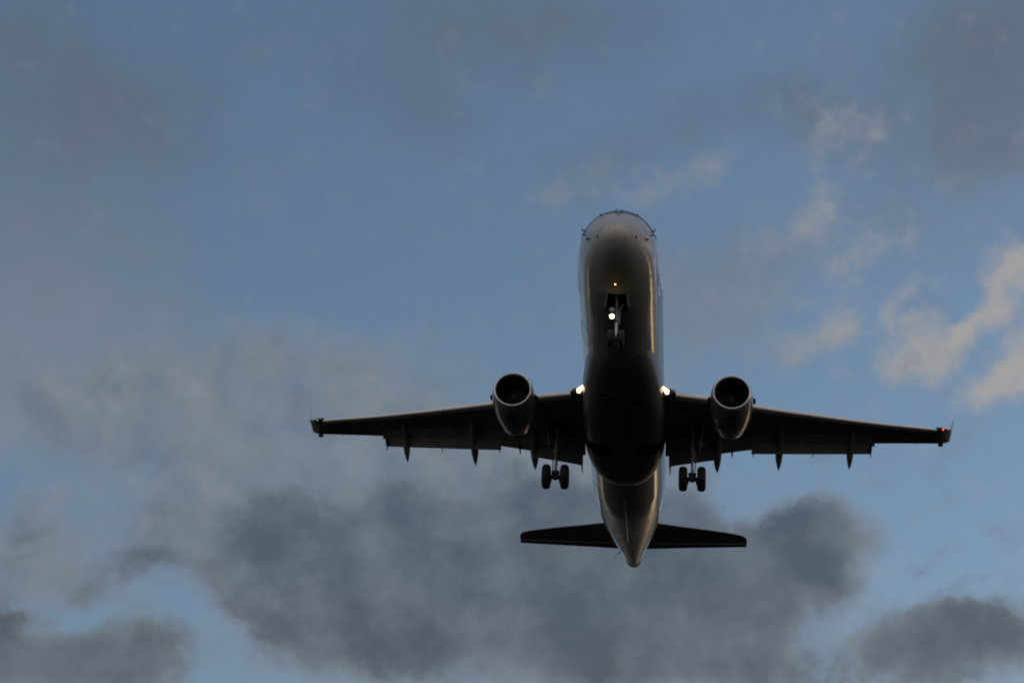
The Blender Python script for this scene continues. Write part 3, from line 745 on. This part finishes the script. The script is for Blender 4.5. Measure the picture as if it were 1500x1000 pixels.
# ------------------------------------------------------------------ engines
EX, EY, EZ = 9.42, 4.03, -1.73
def engine(s):
    outer = [(0.0, .665), (.03, .70), (.12, .735), (.35, .775), (.8, .805), (1.3, .80), (1.8, .755), (2.3, .675), (2.72, .585), (2.72, .55), (2.2, .56), (1.4, .58)]
    inner = [(1.0, .60), (.55, .595), (.3, .60), (.12, .625)]
    e = MB().lathe((EX, EY, EZ), (1, 0, 0), [(a, b) for a, b in outer[1:]] , 64, caps=False)
    e = e.build('engine', M_cowl, jet, s, smooth=45)
    MB().lathe((EX, EY, EZ), (1, 0, 0), [(.13, .737), (.03, .702), (.004, .680), (0, .665), (.004, .650), (.03, .632), (.12, .612)], 64, caps=False).build('intake_lip', M_lip, e, s)
    MB().lathe((EX, EY, EZ), (1, 0, 0), [(.12, .612), (.3, .597), (.55, .592), (1.05, .60)], 64, caps=False).build('intake_duct', M_black, e, s)
    f = MB()
    for k in range(28):
        t0 = 2*math.pi*k/28
        rg = []
        for r in np.linspace(.2, .59, 5):
            tw = R(28 + 32*(r/.59)); ch = .16
            rg.append([(EX + .95 + u*ch*math.cos(tw) + v2, EY + r*math.cos(t0 + u*ch*math.sin(tw)/r), EZ + r*math.sin(t0 + u*ch*math.sin(tw)/r)) for u, v2 in ((-.5, 0), (.5, 0), (.5, .012), (-.5, .012))])
        f.loft(rg)
    f.build('fan', M_fan, e, s, smooth=0)
    MB().lathe((EX + 1.12, EY, EZ), (1, 0, 0), [(0, .6), (.02, .6)], 48).build('fan_backplate', M_dark, e, s)
    MB().lathe((EX, EY, EZ), (1, 0, 0), [(.55, .01), (.62, .07), (.75, .14), (.9, .19), (1.1, .21)], 32).build('spinner', M_fan, e, s)
    MB().lathe((EX, EY, EZ), (1, 0, 0), [(1.9, .50), (2.5, .49), (2.75, .46), (3.3, .37), (3.3, .35), (2.7, .38)], 48, caps=False).build('core_nozzle', M_hot, e, s)
    MB().lathe((EX, EY, EZ), (1, 0, 0), [(2.6, .38), (2.61, .36)], 40).build('bypass_duct', M_dark, e, s)
    MB().lathe((EX, EY, EZ), (1, 0, 0), [(2.9, .26), (3.3, .22), (3.6, .12), (3.78, .02)], 32).build('exhaust_plug', M_hot, e, s)
    # pylon
    rg = []
    for x, wd, zb_, zt_ in ((10.3, .03, EZ+.78, EZ+.82), (10.8, .24, EZ+.70, EZ+.98), (12.0, .30, EZ+.55, -.70), (13.2, .26, -1.20, -.70), (14.3, .04, -.85, -.74)):
        rg.append([(x, EY-wd/2, zb_), (x, EY+wd/2, zb_), (x, EY+wd/2, zt_), (x, EY-wd/2, zt_)])
    MB().loft(rg).build('pylon', M_wing, e, s, smooth=60)
    # strakes on both flanks
    for q_ in (1, -1):
        a_ = R(6); c_, s_ = math.cos(a_)*q_, math.sin(a_)
        p_ = lambda x, r: (x, EY + c_*r, EZ + s_*r)
        MB().prism([p_(EX+.55, .77), p_(EX+1.15, .79), p_(EX+1.12, .90), p_(EX+.80, .90)], (0, 0, .03)).build('strake', M_black, e, s, smooth=0)
    # latches and drain along the keel
    for dx_, a_ in ((.95, 250), (1.6, 235), (1.25, 305)):
        r_ = .80
        MB().lathe((EX+dx_, EY + math.cos(R(a_))*(r_-.01), EZ + math.sin(R(a_))*(r_-.01)), (0, math.cos(R(a_)), math.sin(R(a_))), [(0, .06), (.012, .055)], 12).build('access_panel', M_black, e, s)
    MB().tube([(EX+2.5, EY, EZ-.60), (EX+2.9, EY, EZ-.72)], [.03, .015], 8).build('drain_mast', M_black, e, s)
    return e
engine(1); engine(-1)

# ------------------------------------------------------------------ landing gear
def tyre(mb, c, r, w):
    prof = []
    for t in np.linspace(-90, 90, 15):
        c_, s_ = math.cos(R(t)), math.sin(R(t)); e = 2.6
        prof.append((w/2*math.copysign(abs(s_)**(2/e), s_), r*0.60 + r*0.40*abs(c_)**(2/e)))
    prof = [(-w*.38, r*.56)] + prof + [(w*.38, r*.56)]
    return mb.lathe(c, (0, 1, 0), prof, 48, caps=False)
def rim(mb, c, r, w):
    return mb.lathe(c, (0, 1, 0), [(-w*.30, .01), (-w*.30, r*.30), (-w*.42, r*.42), (-w*.40, r*.585), (w*.40, r*.585), (w*.42, r*.42), (w*.30, r*.30), (w*.30, .01)], 32)

def main_gear(s):
    Y, X, Z = 2.62, 14.17, -3.02
    g = MB().tube([(14.02, Y, -.80), (14.06, Y, -1.60), (14.09, Y, -2.08)], [.115, .105, .10], 20)
    g.tube([(14.05, Y, -1.50), (14.09, Y, -2.12)], .122, 20); g.tube([(14.09, Y, -2.10), (14.10, Y, -2.30)], .090, 16)
    o = g.build('main_landing_gear', M_steel, jet, s)
    MB().tube([(14.10, Y, -2.28), (14.165, Y, -2.96)], .056, 16).build('piston', M_chrome, o, s)
    ax = MB().tube([(X, Y-.50, Z), (X, Y-.14, Z), (X, Y+.14, Z), (X, Y+.50, Z)], [.06, .075, .075, .06], 14)
    ax.tube([(X-.01, Y-.16, Z+.02), (X, Y, Z-.03), (X-.01, Y+.16, Z+.02)], [.09, .125, .09], 14)
    ax.tube([(14.12, Y-.15, Z+.17), (14.13, Y+.15, Z+.17)], .07, 12)
    for q_ in (1, -1):
        ax.tube([(X+.02, Y+q_*.20, Z-.02), (X+.05, Y+q_*.20, Z-.22)], [.075, .055], 10)
    ax.build('axle', M_black, o, s)
    tl = MB().tube([(14.22, Y-.06, -2.15), (14.42, Y, -2.55)], .028, 8); tl.tube([(14.22, Y+.06, -2.15), (14.42, Y, -2.55)], .028, 8)
    tl.tube([(14.42, Y, -2.55), (14.24, Y-.06, -2.92)], .028, 8); tl.tube([(14.42, Y, -2.55), (14.24, Y+.06, -2.92)], .028, 8)
    tl.build('torque_link', M_steel, o, s)
    MB().tube([(14.08, Y-.05, -1.95), (14.16, 2.28, -1.60), (14.3, 1.96, -1.22)], [.045, .05, .045], 10).build('side_brace', M_steel, o, s)
    MB().tube([(14.08, Y+.05, -1.90), (14.35, 2.95, -1.52), (14.9, 3.28, -1.05)], [.035, .038, .035], 10).build('retraction_actuator', M_steel, o, s)
    MB().tube([(14.02, Y+.13, -1.0), (14.06, Y+.13, -2.1), (14.12, Y+.10, -2.85)], .018, 6).build('brake_hose', M_black, o, s)
    for dy in (-.352, .352):
        tyre(MB(), (X, Y+dy, Z), .4825, .335).build('tyre', M_rubber, o, s)
        rim(MB(), (X, Y+dy, Z), .4825, .335).build('rim', M_steel, o, s)
    # leg door on the outer side
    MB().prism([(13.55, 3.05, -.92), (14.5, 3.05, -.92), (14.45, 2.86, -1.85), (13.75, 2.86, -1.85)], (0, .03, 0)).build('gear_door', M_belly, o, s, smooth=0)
    return o
main_gear(1); main_gear(-1)

NX, NZ = 2.88, -3.16
ng = MB().tube([(3.05, .02, -1.1), (2.97, .02, -1.75), (2.93, .02, -2.32)], [.085, .08, .075], 18)
ng.tube([(2.95, .02, -2.12), (2.925, .02, -2.48)], .092, 16)
ng.tube([(2.90, -.10, -2.22), (2.92, .14, -2.22)], .05, 10)
ng = ng.build('nose_landing_gear', M_steel, jet)
MB().tube([(2.925, .02, -2.46), (2.885, .02, -3.08)], .052, 16).build('piston', M_chrome, ng)
MB().tube([(NX, -.22, NZ), (NX, .26, NZ)], .05, 12).build('axle', M_black, ng)
MB().tube([(2.90, .02, -1.98), (2.66, .03, -1.45), (2.60, .03, -1.1)], [.035, .04, .04], 10).build('drag_brace', M_steel, ng)
t2 = MB().tube([(3.0, .02, -2.4), (3.2, .02, -2.72)], .03, 8); t2.tube([(3.2, .02, -2.72), (2.95, .02, -3.05)], .03, 8); t2.build('torque_link', M_steel, ng)
MB().tube([(2.88, -.06, -2.15), (2.82, -.12, -2.0), (2.84, -.20, -1.85)], .02, 8).build('steering_actuator', M_steel, ng)
hs = MB().tube([(2.86, -.09, -2.12), (2.84, -.10, -2.3), (2.86, -.08, -2.6)], .014, 6); hs.tube([(2.86, .1, -2.1), (2.9, .1, -2.5)], .012, 6); hs.build('brake_hose', M_steel, ng)
for dy in (-.175, .215):
    tyre(MB(), (NX, dy+.005, NZ), .305, .20).build('tyre', M_rubber, ng)
    rim(MB(), (NX, dy+.005, NZ), .305, .20).build('rim', M_steel, ng)
# lamps on the leg: one lit, one dark above it
LX, LY, LZ = 2.74, .175, -2.36
fwd = (-.98, 0, -.20)
MB().lathe((LX+.10, LY, LZ+.02), fwd, [(-.10, .02), (-.04, .08), (.06, .112), (.085, .115)], 24).build('lamp_housing', M_black, ng)
MB().lathe((LX, LY, LZ), fwd, [(0, .072), (.02, .066), (.035, .040), (.04, .01)], 24).build('landing_light', M_lamp, ng, label='blazing lamp on the nose leg')
MB().lathe((LX+.12, LY+.01, LZ+.30), fwd, [(-.10, .02), (-.04, .07), (.06, .095), (.08, .085), (.09, .02)], 24).build('taxi_light', M_unlit, ng, label='unlit lamp above the bright one')
MB().tube([(LX+.1, LY, LZ), (2.93, .03, -2.22)], .025, 8).build('lamp_bracket', M_steel, ng)
# doors hanging open beside the bay
for y, q_ in ((.355, 1), (-.325, -1)):
    MB().prism([(2.54, y, -1.58), (3.55, y, -1.64), (3.5, y+q_*.06, -2.02), (2.72, y+q_*.06, -1.98)], (0, .02*q_, 0)).build('nose_gear_door', M_white, jet, smooth=0)

# ------------------------------------------------------------------ tail
def tailplane(s):
    zt_ = lambda y: .80 + .05*(y - .7)
    L = pchip([.3, 1.17, 4.6, 4.85, 5.0, 5.07], [26.45, 26.88, 28.26, 28.42, 28.62, 28.95])
    Tm = pchip([.3, 5.07], [29.55 - .62, 29.64 - .36]); Te = pchip([.3, .61, 5.07], [29.56, 29.56, 29.64])
    ys = [.3, 1.17, 2.2, 3.2, 4.2, 4.6, 4.85, 5.0, 5.06]
    t = MB().loft([foil(L(y), Tm(y), y, zt_(y), .8) for y in ys]).build('tailplane', M_wing, jet, s)
    MB().loft([[(Tm(y)+.015, y, zt_(y)), (Te(y), y, zt_(y)+.004), (Te(y), y, zt_(y)+.012), (Tm(y)+.015, y, zt_(y)+.045)] for y in [.45] + ys[1:]]).build('elevator', M_wing, t, s)
    for y in (2.4, 3.4, 4.4):
        MB().tube([(Te(y)-.02, y, zt_(y)+.006), (Te(y)+.12, y, zt_(y))], [.01, .004], 6).build('static_wick', M_black, t, s)
    return t
tailplane(1); tailplane(-1)
def fin_sec(z, xl, xt, th):
    return [(xl + u*(xt-xl), v2, z) for u, v2 in [(1, .01), (.7, th*.5), (.4, th), (.15, th*.8), (.03, th*.4), (0, 0), (.03, -th*.4), (.15, -th*.8), (.4, -th), (.7, -th*.5), (1, -.01)]]
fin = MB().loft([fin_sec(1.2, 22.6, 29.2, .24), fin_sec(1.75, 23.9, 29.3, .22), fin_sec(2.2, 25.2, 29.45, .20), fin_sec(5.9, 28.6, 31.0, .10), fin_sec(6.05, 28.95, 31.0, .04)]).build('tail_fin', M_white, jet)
MB().loft([fin_sec(1.9, 29.37, 30.3, .03), fin_sec(5.9, 31.02, 31.7, .02)]).build('rudder', M_teal, fin)
